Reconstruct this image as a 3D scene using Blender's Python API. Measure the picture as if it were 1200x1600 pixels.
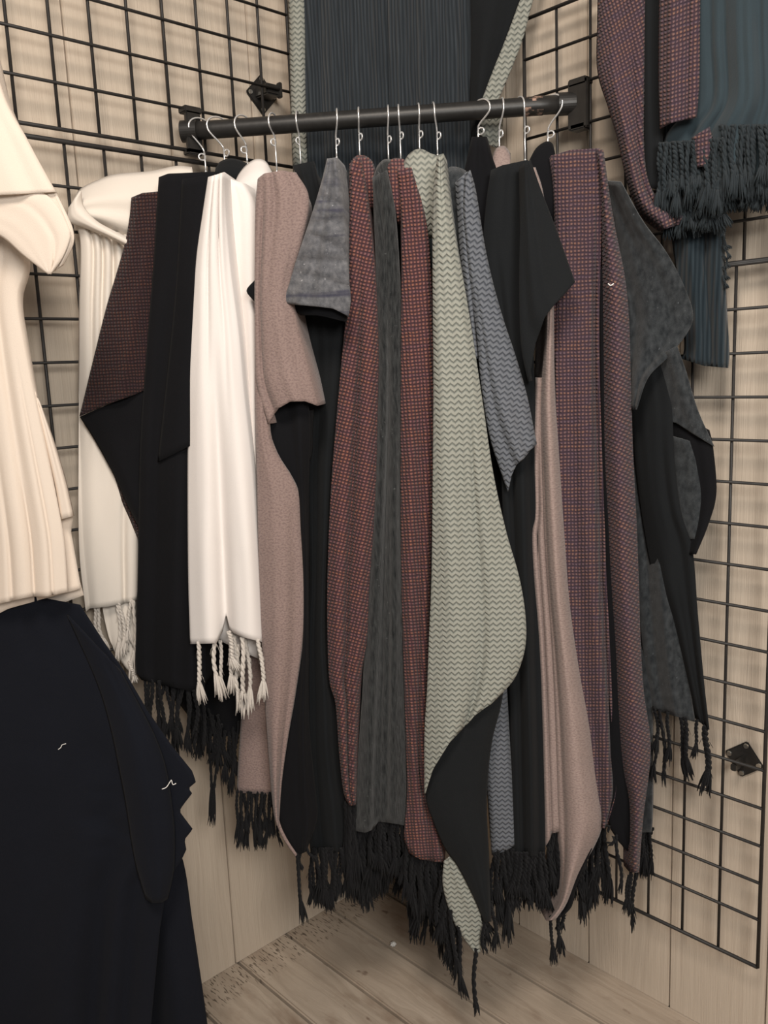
import bpy, bmesh, math, random
import numpy as np
from mathutils import Vector, Matrix, noise
D = bpy.data
for o in list(D.objects): D.objects.remove(o, do_unlink=True)
scn = bpy.context.scene
COL = scn.collection
random.seed(7)

# ------------------------------------------------------------------ camera
F = 1322.0
R = np.array([[0.72303141, -0.14460628, 0.67551062],
              [-0.68956981, -0.09238877, 0.71830202],
              [-0.04146139, -0.98516666, -0.16651611]])
CAM = np.array([-1.48741, -1.55579, 1.35])
cd = D.cameras.new('camera'); cam = D.objects.new('camera', cd); COL.objects.link(cam)
cd.sensor_fit = 'VERTICAL'; cd.sensor_height = 36; cd.lens = F / 1600 * 36
cd.clip_start = 0.05
M = Matrix(((R[0, 0], -R[0, 1], -R[0, 2], CAM[0]), (R[1, 0], -R[1, 1], -R[1, 2], CAM[1]),
            (R[2, 0], -R[2, 1], -R[2, 2], CAM[2]), (0, 0, 0, 1)))
cam.matrix_world = M
scn.camera = cam

# ------------------------------------------------------------------ light and exposure
w = D.worlds.new('shop_ambient'); scn.world = w; w.use_nodes = True
w.node_tree.nodes['Background'].inputs[0].default_value = (0.93, 0.95, 1.0, 1)
w.node_tree.nodes['Background'].inputs[1].default_value = 0.17

def area(name, loc, target, size, power, col):
    l = D.lights.new(name, 'AREA'); l.shape = 'DISK'; l.size = size; l.energy = power; l.color = col
    o = D.objects.new(name, l); COL.objects.link(o); o.location = loc
    o.rotation_euler = (Vector(target) - Vector(loc)).to_track_quat('-Z', 'Y').to_euler()
    o['kind'] = 'structure'
    return o
area('ceiling_lamp', (-1.75, -1.55, 2.75), (-0.45, -0.35, 1.15), 0.6, 34, (1.0, 0.89, 0.78))
area('right_wall_fill', (-1.75, -2.5, 1.9), (-0.10, -0.8, 0.4), 0.7, 42, (1.0, 0.96, 0.90))  # unseen fill light, added to brighten the lower right wall
scn.view_settings.view_transform = 'Standard'
scn.view_settings.look = 'None'
scn.view_settings.gamma = 1
scn.view_settings.exposure = -0.02

# ------------------------------------------------------------------ geometry frames
B0 = np.array([-0.554, -0.05, 0.0])
ES = np.array([0.504, -0.552, 0.0]); ES /= np.linalg.norm(ES)
EO = np.array([ES[1], -ES[0], 0.0])          # from the rail towards the room

def rayd(p): return R @ np.array([(p[0] - 600) / F, (p[1] - 800) / F, 1.0])
def P(p, o):
    d = rayd(p); t = ((B0 + EO * o - CAM) @ EO) / (d @ EO); return CAM + d * t
def PX(p, x):
    d = rayd(p); return CAM + d * ((x - CAM[0]) / d[0])
def PY(p, y):
    d = rayd(p); return CAM + d * ((y - CAM[1]) / d[1])
def S(s, o, z): return B0 + ES * s + EO * o + np.array([0, 0, z])

# ------------------------------------------------------------------ materials
class NT:
    def __init__(self, name):
        m = D.materials.new(name); m.use_nodes = True; self.m = m; self.t = m.node_tree
        self.b = self.t.nodes['Principled BSDF']
    def n(self, typ, **k):
        nd = self.t.nodes.new(typ)
        for a, v in k.items(): setattr(nd, a, v)
        return nd
    def l(self, a, b): self.t.links.new(a, b)
    def math(self, op, a, b=None, c=None, clamp=False):
        nd = self.n('ShaderNodeMath', operation=op); nd.use_clamp = clamp
        for i, v in enumerate((a, b, c)):
            if v is None: continue
            if isinstance(v, (int, float)): nd.inputs[i].default_value = v
            else: self.l(v, nd.inputs[i])
        return nd.outputs[0]
    def mix(self, f, a, b):
        nd = self.n('ShaderNodeMix', data_type='RGBA')
        for i, v in ((0, f), (6, a), (7, b)):
            if isinstance(v, (int, float)): nd.inputs[i].default_value = v
            elif isinstance(v, tuple): nd.inputs[i].default_value = (*v, 1)
            else: self.l(v, nd.inputs[i])
        return nd.outputs[2]
    def noise(self, vec, scale, detail=3, rough=.55):
        nd = self.n('ShaderNodeTexNoise'); nd.inputs['Scale'].default_value = scale
        nd.inputs['Detail'].default_value = detail; nd.inputs['Roughness'].default_value = rough
        if vec is not None: self.l(vec, nd.inputs['Vector'])
        return nd.outputs[0]
    def scaled(self, vec, sx, sy, sz=1):
        nd = self.n('ShaderNodeVectorMath', operation='MULTIPLY'); self.l(vec, nd.inputs[0])
        nd.inputs[1].default_value = (sx, sy, sz); return nd.outputs[0]
    def uv(self):
        nd = self.n('ShaderNodeUVMap', uv_map='cloth'); sp = self.n('ShaderNodeSeparateXYZ'); self.l(nd.outputs[0], sp.inputs[0])
        return nd.outputs[0], sp.outputs[0], sp.outputs[1]
    def obj(self): return self.n('ShaderNodeTexCoord').outputs['Object']
    def pos(self):
        g = self.n('ShaderNodeNewGeometry').outputs['Position']; sp = self.n('ShaderNodeSeparateXYZ'); self.l(g, sp.inputs[0])
        return g, sp.outputs[0], sp.outputs[1], sp.outputs[2]
    def fin(self, col, rough=.9, height=None, dist=.001, sheen=0, spec=.2, metal=0):
        b = self.b
        if isinstance(col, tuple): b.inputs['Base Color'].default_value = (*col, 1)
        else: self.l(col, b.inputs['Base Color'])
        b.inputs['Roughness'].default_value = rough; b.inputs['Metallic'].default_value = metal
        b.inputs['Specular IOR Level'].default_value = spec
        b.inputs['Sheen Weight'].default_value = sheen; b.inputs['Sheen Roughness'].default_value = .5
        if height is not None:
            bp = self.n('ShaderNodeBump'); bp.inputs['Strength'].default_value = 1; bp.inputs['Distance'].default_value = dist
            self.l(height, bp.inputs['Height']); self.l(bp.outputs[0], b.inputs['Normal'])
        return self.m

def m_plain(name, c, var=.25, dist=.0006, sheen=.15, fuzz=900):
    t = NT(name); uv, u, v = t.uv()
    n1 = t.noise(uv, fuzz, 2); n2 = t.noise(uv, 14, 4)
    f = t.math('MULTIPLY_ADD', n1, .6, t.math('MULTIPLY', n2, .4))
    lo = tuple(x * (1 - var) for x in c); hi = tuple(min(1, x * (1 + var)) for x in c)
    return t.fin(t.mix(f, lo, hi), .92, n1, dist, sheen, .12)

def m_check(name, light, dark, purple, per=.0082, gain=1.0):
    t = NT(name); uv, u, v = t.uv(); k = 2 * math.pi / per
    wob = t.math('MULTIPLY', t.math('SUBTRACT', t.noise(uv, 60, 2), .5), .004)
    a = t.math('MULTIPLY_ADD', t.math('SINE', t.math('MULTIPLY', t.math('ADD', u, wob), k)), .5, .5)
    b = t.math('MULTIPLY_ADD', t.math('SINE', t.math('MULTIPLY', t.math('ADD', v, wob), k)), .5, .5)
    f = t.math('MULTIPLY', a, b)
    f = t.math('MULTIPLY_ADD', f, 1.25 * gain, t.math('MULTIPLY', t.math('ADD', a, b), .07), clamp=True)
    f = t.math('MULTIPLY', f, t.math('MULTIPLY_ADD', t.noise(uv, 700, 2), .9, .55), clamp=True)
    band = t.noise(t.scaled(uv, 25, 120), 1.0, 2)
    band = t.math('MULTIPLY_ADD', t.math('SUBTRACT', band, .5), 4, .5, clamp=True)
    lt = t.mix(band, light, purple)
    return t.fin(t.mix(f, dark, lt), .95, f, .0022, .1, .1)

def m_herring(name, light, dark, p=.0062, h=.0098):
    t = NT(name); uv, u, v = t.uv()
    wob = t.math('MULTIPLY', t.math('SUBTRACT', t.noise(uv, 90, 2), .5), .003)
    z = t.math('PINGPONG', t.math('ADD', u, wob), p)
    q = t.math('FRACT', t.math('DIVIDE', t.math('MULTIPLY_ADD', z, .85, t.math('ADD', v, wob)), h))
    q = t.math('PINGPONG', q, .5)
    f = t.math('MULTIPLY_ADD', q, 4.2, -.15, clamp=True)
    fz = t.noise(uv, 800, 2)
    f2 = t.math('MULTIPLY', f, t.math('MULTIPLY_ADD', fz, .8, .6), clamp=True)
    return t.fin(t.mix(f2, dark, light), .95, f, .0014, .1, .1)

def m_speck(name, c, dark):
    t = NT(name); uv, u, v = t.uv()
    a = t.noise(t.scaled(uv, 260, 330), 1, 2); b = t.noise(uv, 12, 3)
    f = t.math('MULTIPLY_ADD', t.math('SUBTRACT', a, .47), 5, .55, clamp=True)
    base = t.mix(b, tuple(x * .88 for x in c), tuple(x * 1.12 for x in c))
    return t.fin(t.mix(t.math('MULTIPLY_ADD', f, .55, .45), dark, base), .95, a, .0012, .15, .1)

def m_marl(name, c, light, sx=260, sy=18, bands=0, bandcol=(.05, .05, .09)):
    t = NT(name); uv, u, v = t.uv()
    a = t.noise(t.scaled(uv, sx, sy), 1, 3); g = t.noise(uv, 900, 2); sp = t.noise(uv, 160, 1)
    f = t.math('MULTIPLY_ADD', t.math('SUBTRACT', a, .5), 2.2, t.math('MULTIPLY', g, .8), clamp=True)
    col = t.mix(f, c, light)
    dots = t.math('MULTIPLY_ADD', t.math('SUBTRACT', sp, .72), 16, 0, clamp=True)
    col = t.mix(t.math('MULTIPLY', dots, .5), col, tuple(min(1, x * 2.6) for x in light))
    if bands:
        bn = t.noise(t.scaled(uv, 5, 62), 1, 2)
        bm = t.math('MULTIPLY_ADD', t.math('SUBTRACT', bn, .52), 9, 0, clamp=True)
        col = t.mix(t.math('MULTIPLY', bm, .75), col, bandcol)
    return t.fin(col, .95, t.math('ADD', a, g), .0012, .2, .1)

def m_rib(name, c, light, per=.007):
    t = NT(name); uv, u, v = t.uv()
    wob = t.math('MULTIPLY', t.math('SUBTRACT', t.noise(t.scaled(uv, 40, 5), 1, 2), .5), .01)
    a = t.math('MULTIPLY_ADD', t.math('SINE', t.math('MULTIPLY', t.math('ADD', u, wob), 2 * math.pi / per)), .5, .5)
    g = t.noise(t.scaled(uv, 330, 12), 1, 3)
    f = t.math('MULTIPLY', t.math('MULTIPLY_ADD', a, .7, .15), t.math('MULTIPLY_ADD', g, 1.5, -.1), clamp=True)
    return t.fin(t.mix(f, c, light), .95, a, .0012, .15, .1)

BLK = m_plain('black_wool', (.0065, .0066, .0080), .35, .0006, .02)
BLKG = m_plain('soft_black_knit', (.0115, .0128, .0142), .35, .0008, .03)
NAVY = m_plain('black_cotton', (.0068, .0080, .0125), .35, .0005, .02)
WHITE = m_plain('white_wool', (.77, .725, .695), .04, .0003, .1)
CREAM = m_plain('cream_cotton', (.69, .60, .515), .05, .0004, .05)
IVORY = m_plain('ivory_wool', (.74, .68, .61), .05, .0003, .1)
CHK = m_check('rust_check_weave', (.32, .13, .088), (.048, .026, .033), (.24, .11, .115), .0060)
CHKD = m_check('dark_brown_weave', (.085, .036, .027), (.020, .012, .014), (.055, .027, .030), .0056)
CHKP = m_check('plum_check_weave', (.25, .13, .10), (.042, .028, .040), (.155, .098, .12), .0061)
SAGE = m_herring('sage_herringbone', (.315, .32, .28), (.165, .178, .16))
SLATE = m_herring('slate_blue_herringbone', (.150, .160, .180), (.066, .074, .090), .0058, .0092)
TAUPE = m_speck('taupe_wool', (.265, .195, .176), (.145, .10, .098))
TAUPE2 = m_speck('rose_taupe_wool', (.32, .245, .222), (.20, .145, .136))
CHAR = m_marl('charcoal_marl', (.008, .009, .010), (.055, .058, .058), 380, 45)
GREY = m_marl('grey_marl', (.075, .078, .088), (.19, .19, .20), 120, 90, 1, (.035, .035, .06))
CHARB = m_marl('blue_charcoal_marl', (.015, .018, .021), (.056, .062, .067), 110, 60)
RIB = m_rib('slate_ribbed_knit', (.016, .020, .024), (.056, .066, .076))
RIBB = m_rib('teal_slate_ribbed_knit', (.010, .016, .021), (.040, .055, .066), .008)
TEAL = m_plain('slate_gauze', (.034, .050, .060), .35, .0006, .15)

t = NT('black_steel'); o_ = t.obj(); nn = t.noise(o_, 90, 4)
STEEL = t.fin(t.mix(nn, (.010, .0095, .009), (.030, .028, .026)), .42, nn, .0002, 0, .4)
t = NT('black_wire'); nn = t.noise(t.obj(), 60, 3)
WIRE = t.fin(t.mix(nn, (.014, .013, .013), (.035, .032, .03)), .5, None, 0, 0, .35)
t = NT('worn_metal')
nn = t.noise(t.obj(), 70, 4)
WORN = t.fin(t.mix(t.math('MULTIPLY_ADD', t.math('SUBTRACT', nn, .5), 6, .4, clamp=True), (.03, .027, .024), (.42, .27, .21)), .45, nn, .0003)
t = NT('chrome_wire'); CHROME = t.fin((.95, .95, .95), .28, None, 0, 0, .5, .75)
t = NT('zinc_screw'); ZINC = t.fin((.62, .62, .58), .35, None, 0, 0, .5, 1)
t = NT('white_thread'); THREAD = t.fin((.85, .83, .8), .9)
t = NT('ivory_yarn'); nn = t.noise(t.obj(), 300, 2); YARNW = t.fin(t.mix(nn, (.70, .63, .56), (.88, .82, .75)), .95, nn, .0008, .2, .1)
t = NT('black_yarn'); nn = t.noise(t.obj(), 300, 2); YARNB = t.fin(t.mix(nn, (.0025, .0025, .0032), (.008, .008, .010)), .95, nn, .0008, .08, .1)
t = NT('slate_yarn'); nn = t.noise(t.obj(), 300, 2); YARNS = t.fin(t.mix(nn, (.012, .018, .022), (.036, .05, .06)), .95, nn, .0008, .1, .1)
t = NT('white_crumb'); CRUMB = t.fin((.82, .8, .76), .8)

def m_wall():
    t = NT('beige_wood_panelling'); g, x, y, z = t.pos()
    along = t.math('SUBTRACT', x, y)
    cv = t.n('ShaderNodeCombineXYZ'); t.l(along, cv.inputs[0]); t.l(z, cv.inputs[2])
    wv = t.scaled(cv.outputs[0], 55, 1, 2.2)
    warp = t.noise(t.scaled(cv.outputs[0], 5, 1, 1.1), 1, 2)
    wv2 = t.n('ShaderNodeVectorMath', operation='ADD'); t.l(wv, wv2.inputs[0])
    cw = t.n('ShaderNodeCombineXYZ'); t.l(t.math('MULTIPLY', warp, 9), cw.inputs[0]); t.l(cw.outputs[0], wv2.inputs[1])
    gr = t.noise(wv2.outputs[0], 1.3, 4, .6)
    fine = t.noise(t.scaled(cv.outputs[0], 420, 1, 6), 1, 3)
    f = t.math('MULTIPLY_ADD', gr, .65, t.math('MULTIPLY', fine, .35))
    f = t.math('MULTIPLY_ADD', t.math('SUBTRACT', f, .5), 2.0, .5, clamp=True)
    col = t.mix(f, (.485, .41, .33), (.62, .54, .445))
    big = t.noise(t.scaled(cv.outputs[0], 2.5, 1, 1.2), 1, 3)
    col = t.mix(t.math('MULTIPLY', big, .35), col, (.56, .45, .35))
    return t.fin(col, .75, f, .0012, 0, .25)
WALL = m_wall()
t = NT('groove_shadow_gap'); GAP = t.fin((.16, .115, .08), .9)

def m_floor():
    t = NT('weathered_floor_boards'); g, x, y, z = t.pos()
    idx = t.math('FLOOR', t.math('DIVIDE', t.math('ADD', x, .1315), .1395))
    off = t.math('MULTIPLY', idx, 3.71)
    cv = t.n('ShaderNodeCombineXYZ'); t.l(t.math('MULTIPLY', x, 1), cv.inputs[0]); t.l(t.math('ADD', y, off), cv.inputs[1]); t.l(off, cv.inputs[2])
    v = cv.outputs[0]
    warp = t.noise(t.scaled(v, 14, 3, 1), 1, 3)
    cw = t.n('ShaderNodeCombineXYZ'); t.l(t.math('MULTIPLY', warp, 5), cw.inputs[0])
    ad = t.n('ShaderNodeVectorMath', operation='ADD'); t.l(t.scaled(v, 60, 3, 1), ad.inputs[0]); t.l(cw.outputs[0], ad.inputs[1])
    gr = t.noise(ad.outputs[0], 1.0, 5, .62)
    blotch = t.noise(t.scaled(v, 13, 6, 1), 1, 4); spots = t.noise(t.scaled(v, 38, 20, 1), 1, 2)
    f = t.math('MULTIPLY_ADD', t.math('SUBTRACT', gr, .5), 1.7, .55, clamp=True)
    col = t.mix(f, (.27, .215, .165), (.54, .46, .375))
    tone = t.noise(t.scaled(v, 4, .8, 1), 1, 1)
    col = t.mix(t.math('MULTIPLY_ADD', tone, .7, -.1, clamp=True), col, (.44, .35, .27))
    col = t.mix(t.math('MULTIPLY_ADD', t.math('SUBTRACT', blotch, .53), 4.5, 0, clamp=True), col, (.25, .18, .13))
    col = t.mix(t.math('MULTIPLY_ADD', t.math('SUBTRACT', spots, .68), 9, 0, clamp=True), col, (.15, .095, .065))
    mk = t.noise(t.scaled(g, 260, 42, 1), 1, 1); edge = t.math('MULTIPLY_ADD', y, 30, 3.2, clamp=True)
    mk = t.math('MULTIPLY', t.math('MULTIPLY_ADD', t.math('SUBTRACT', mk, .58), 14, 0, clamp=True), edge)
    col = t.mix(t.math('MULTIPLY', mk, .8), col, (.07, .05, .035))
    return t.fin(col, .72, f, .0012, 0, .25)
FLOOR = m_floor()

# ------------------------------------------------------------------ object helpers
def link(name, me, mat, parent=None, loc=(0, 0, 0)):
    o = D.objects.new(name, me); COL.objects.link(o)
    if mat is not None and len(me.materials) == 0: me.materials.append(mat)
    if parent is not None:
        o.parent = parent; o.location = Vector(loc)
    else: o.location = loc
    return o
def tag(o, label=None, cat=None, group=None, kind=None):
    if label: o['label'] = label
    if cat: o['category'] = cat
    if group: o['group'] = group
    if kind: o['kind'] = kind
    return o
def thing(name, label, cat, loc, group=None):
    o = D.objects.new(name, None); COL.objects.link(o); o.location = Vector(loc); o.empty_display_size = .05
    return tag(o, label, cat, group)
def from_bm(name, bm, mat, parent=None, smooth=True, org=None):
    me = D.meshes.new(name)
    off = parent.location if parent is not None else Vector((0, 0, 0))
    if parent is not None and parent.parent is not None: off = off + parent.parent.location
    if parent is None and org is not None: off = Vector(org)
    bmesh.ops.translate(bm, vec=-off, verts=bm.verts)
    bm.normal_update(); bm.to_mesh(me); bm.free()
    for p in me.polygons: p.use_smooth = smooth
    o = link(name, me, mat, parent)
    if parent is None and org is not None: o.location = Vector(org)
    return o
def box(bm, c, ax, ay, az, hx, hy, hz, bev=0):
    """box centred c with unit axes and half sizes"""
    b2 = bmesh.new(); bmesh.ops.create_cube(b2, size=2)
    if bev:
        for v in b2.verts: v.co = Vector((v.co.x * hx, v.co.y * hy, v.co.z * hz))
        bmesh.ops.bevel(b2, geom=list(b2.edges), offset=bev, segments=2, affect='EDGES')
    else:
        for v in b2.verts: v.co = Vector((v.co.x * hx, v.co.y * hy, v.co.z * hz))
    m = Matrix((Vector(ax), Vector(ay), Vector(az))).transposed().to_4x4(); m.translation = Vector(c)
    b2.transform(m); me = D.meshes.new('tmp'); b2.to_mesh(me); b2.free(); bm.from_mesh(me); D.meshes.remove(me)
def tube(bm, pts, r, sides=8, cap=True):
    pts = [Vector(p) for p in pts]; n = len(pts); rr = r if isinstance(r, (list, tuple)) else [r] * n
    rings = []; prev = None
    for i, p in enumerate(pts):
        d = (pts[min(i + 1, n - 1)] - pts[max(i - 1, 0)]).normalized()
        if prev is None:
            a = Vector((0, 0, 1)) if abs(d.z) < .9 else Vector((1, 0, 0)); x = d.cross(a).normalized()
        else:
            x = (prev - d * prev.dot(d)).normalized()
        prev = x; y = d.cross(x)
        rings.append([bm.verts.new(p + (x * math.cos(2 * math.pi * k / sides) + y * math.sin(2 * math.pi * k / sides)) * rr[i]) for k in range(sides)])
    for i in range(n - 1):
        for k in range(sides):
            bm.faces.new((rings[i][k], rings[i][(k + 1) % sides], rings[i + 1][(k + 1) % sides], rings[i + 1][k]))
    if cap:
        bm.faces.new(rings[0][::-1]); bm.faces.new(rings[-1])

# ------------------------------------------------------------------ setting
def struct(name, bm, mat):
    o = from_bm(name, bm, mat, None, False); o['kind'] = 'structure'; return o
GL = [-.558 - .2 * k for k in range(-2, 12)]
def wall_boards(along, sgn):
    bm = bmesh.new(); cuts = [-3.0] + sorted(along) + [0.0]
    for a, b in zip(cuts[:-1], cuts[1:]):
        if b - a < .01: continue
        c = (a + b) / 2; h = (b - a) / 2 - .0016
        if sgn == 'L': box(bm, (c, .012, 1.4), (1, 0, 0), (0, 1, 0), (0, 0, 1), h, .012, 1.4, .0012)
        else: box(bm, (.012, c, 1.4), (1, 0, 0), (0, 1, 0), (0, 0, 1), .012, h, 1.4, .0012)
    return bm
struct('wall_left', wall_boards([x for x in GL if -3 < x < -.05], 'L'), WALL)
struct('wall_right', wall_boards([y for y in [-.196 - .1965 * k for k in range(0, 14)]], 'R'), WALL)
bm = bmesh.new(); box(bm, (-1.48, .035, 1.4), (1, 0, 0), (0, 1, 0), (0, 0, 1), 1.53, .012, 1.43); box(bm, (.035, -1.48, 1.4), (1, 0, 0), (0, 1, 0), (0, 0, 1), .012, 1.53, 1.43)
struct('wall_backing', bm, GAP)
bm = bmesh.new()
for k in range(-1, 22):
    x1 = -.1315 - .1395 * k + .1395; x0 = x1 - .1395
    x1 = min(x1, 0.02)
    if x1 - x0 < .01 or x0 > -.001: continue
    box(bm, ((x0 + x1) / 2, -1.49, -.0125), (1, 0, 0), (0, 1, 0), (0, 0, 1), (x1 - x0) / 2 - .0032, 1.51, .0125, .0035)
struct('floor', bm, FLOOR)
bm = bmesh.new(); box(bm, (-1.48, -1.48, -.04), (1, 0, 0), (0, 1, 0), (0, 0, 1), 1.53, 1.53, .01)
t = NT('dark_subfloor'); struct('floor_joists', bm, t.fin((.05, .035, .025), .9))

# ------------------------------------------------------------------ wire grid panels
def grid(label, fn, a0, a1, z0, z1, vs, zs, thick_top=0):
    """fn(a, z, d) -> world point; vs / zs wire positions; frame round the outside"""
    root = thing('grid_panel', label, 'wire grid', fn((a0 + a1) / 2, z0, 0), 'black wire grid panels on the walls')
    bm = bmesh.new()
    for a in (a0, a1): tube(bm, [fn(a, z0, 0), fn(a, z1, 0)], .0036, 8)
    for z in (z0, z1): tube(bm, [fn(a0, z, 0), fn(a1, z, 0)], .0036 if z == z0 or not thick_top else thick_top, 8)
    from_bm('frame', bm, WIRE, root)
    bm = bmesh.new()
    for a in vs: tube(bm, [fn(a, z0, -.003), fn(a, z1, -.003)], .0029, 6)
    for z in zs: tube(bm, [fn(a0, z, .001), fn(a1, z, .001)], .0029, 6)
    from_bm('wire_mesh', bm, WIRE, root)
    return root
fl = lambda a, z, d: (a, -.05 - d, z)
fr = lambda a, z, d: (-.05 - d, a, z)
grid('upper black wire grid panel on the left wall, beside the diamond plate', fl, -.29 - .0735 * 12, -.29, 1.784, 2.36,
     [-.29 - .0735 * k for k in range(1, 12)], [1.784 + .0755 * k for k in range(1, 8)])
grid('lower black wire grid panel on the left wall, behind the white scarf', fl, -.2875 - .0735 * 12 - .006, -.30, .84, 1.764,
     [-.285 - .0735 * k for k in range(1, 12)], [1.764 - .0757 * k for k in range(1, 12)], .0045)
grid('black wire grid panel on the upper right wall, with rounded left corner', fr, -.982, -.4795, 1.50, 2.003,
     [-.4795 - .0735 * k for k in range(1, 7)], [2.003 - .0728 * k for k in range(1, 7)])
grid('black wire grid panel on the right wall, hanging above the floor boards', fr, -.985, -.4795, .229, 1.4975,
     [-.982 + .0735 * k for k in range(1, 7)], [1.4975 - .0732 * k for k in range(1, 17)])
grid('topmost black wire grid panel on the right wall, cut off by the photo top', fr, -.982, -.553, 2.03, 2.42,
     [-.553 - .0735 * k for k in range(1, 6)], [2.03 + .0735 * k for k in range(1, 5)])

# ------------------------------------------------------------------ wall plates for the grids
def plate(label, c, n, a, size, tilt, clip_dir, fin=False):
    n = Vector(n); a = Vector(a); z = Vector((0, 0, 1))
    x = a * math.cos(tilt) + z * math.sin(tilt); y = n.cross(x)
    root = thing('wall_bracket', label, 'bracket', c, 'diamond wall brackets of the grids')
    bm = bmesh.new(); box(bm, c, x, y, n, size, size, .0022, .002)
    pl = from_bm('plate', bm, STEEL, root, False)
    bm = bmesh.new(); c2 = Vector(c) + n * .022
    if fin:
        box(bm, c2, a, z, n, .0035, .008, .022, .001)
        box(bm, Vector(c) + n * .044, a, z, n, .005, .006, .004, .0015)
    else:
        box(bm, c2, a, z, n, .019, .011, .022, .003)
        box(bm, Vector(c) + n * .044 + a * clip_dir * .014, a, z, n, .004, .015, .006, .0015)
    from_bm('clip', bm, STEEL, root, False)
    for sx in (-1, 1):
        for sy in (-1, 1):
            bm = bmesh.new(); p = Vector(c) + x * sx * size * .74 + y * sy * size * .74 + n * .003
            q = Matrix.Translation(p) @ n.to_track_quat('Z', 'Y').to_matrix().to_4x4()
            bmesh.ops.create_cone(bm, cap_ends=True, segments=12, radius1=.0052, radius2=.0042, depth=.003, matrix=q)
            from_bm('screw', bm, ZINC, pl, False)['label'] = 'bright zinc screw'
plate('black diamond bracket clipped to the left grid above the rail', PY((409, 148), -.004), (0, -1, 0), (1, 0, 0), .029, math.radians(45), 1)
plate('black diamond bracket with bright screws low on the right wall', PX((1163, 1186), -.004), (-1, 0, 0), (0, 1, 0), .0265, math.radians(52), 1, True)

# ------------------------------------------------------------------ hanging rail
rail = thing('hanging_rail', 'black round steel rail spanning the corner between both grids', 'rail', S(.37, 0, 1.82))
ZB = 1.8215
bm = bmesh.new(); a = S(-.005, 0, 1.8175); b = S(.735, 0, 1.8235)
tube(bm, [a + (b - a) * k / 12 for k in range(13)], .0165, 20)
from_bm('tube', bm, STEEL, rail)
bm = bmesh.new(); tube(bm, [S(.648, -.0005, ZB + .001), S(.664, -.0005, ZB + .0015), S(.682, -.0005, ZB + .0015)], [.0169, .01695, .0169], 20)
from_bm('worn_patch', bm, WORN, rail)['label'] = 'bare worn metal patch'
for (c, n, a, h) in ((PY((302, 205), -.062), (0, -1, 0), (1, 0, 0), .042), (PX((904, 163), -.062), (-1, 0, 0), (0, 1, 0), .043)):
    bm = bmesh.new(); c = Vector(c); n = Vector(n); a = Vector(a)
    box(bm, c, a, (0, 0, 1), n, .016 if a.x else .021, h, .005, .002)
    box(bm, c + Vector((0, 0, h - .004)) - n * .006, a, (0, 0, 1), n, .019, .006, .013, .002)
    box(bm, c - Vector((0, 0, h - .004)) - n * .006, a, (0, 0, 1), n, .016, .006, .011, .002)
    from_bm('bracket', bm, STEEL, rail, False)
    bm = bmesh.new(); e = Vector(S(.012, 0, 1.8177)) if a.x else Vector(S(.722, 0, 1.8233))
    d = Vector(ES) if a.x else -Vector(ES)
    tube(bm, [e - d * .02, e + d * .012], .0200, 28); from_bm('collar', bm, STEEL, rail, False)

# ------------------------------------------------------------------ cloth builder
def crs(pts, n, sharp=False):
    """resample a polyline of (x, y[, o]) with Catmull-Rom, evenly by length"""
    p = np.array(pts, float)
    if len(p) > 2 and not sharp:
        q = np.vstack([2 * p[0] - p[1], p, 2 * p[-1] - p[-2]]); out = []
        for i in range(1, len(q) - 2):
            p0, p1, p2, p3 = q[i - 1:i + 3]
            for t in np.linspace(0, 1, 12, endpoint=False):
                out.append(.5 * (2 * p1 + (p2 - p0) * t + (2 * p0 - 5 * p1 + 4 * p2 - p3) * t * t + (3 * p1 - p0 - 3 * p2 + p3) * t ** 3))
        out.append(q[-2]); p = np.array(out)
    d = np.concatenate([[0], np.cumsum(np.linalg.norm(np.diff(p[:, :2], axis=0), axis=1))])
    s = np.linspace(0, d[-1], n)
    return np.stack([np.interp(s, d, p[:, k]) for k in range(p.shape[1])], 1)
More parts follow.
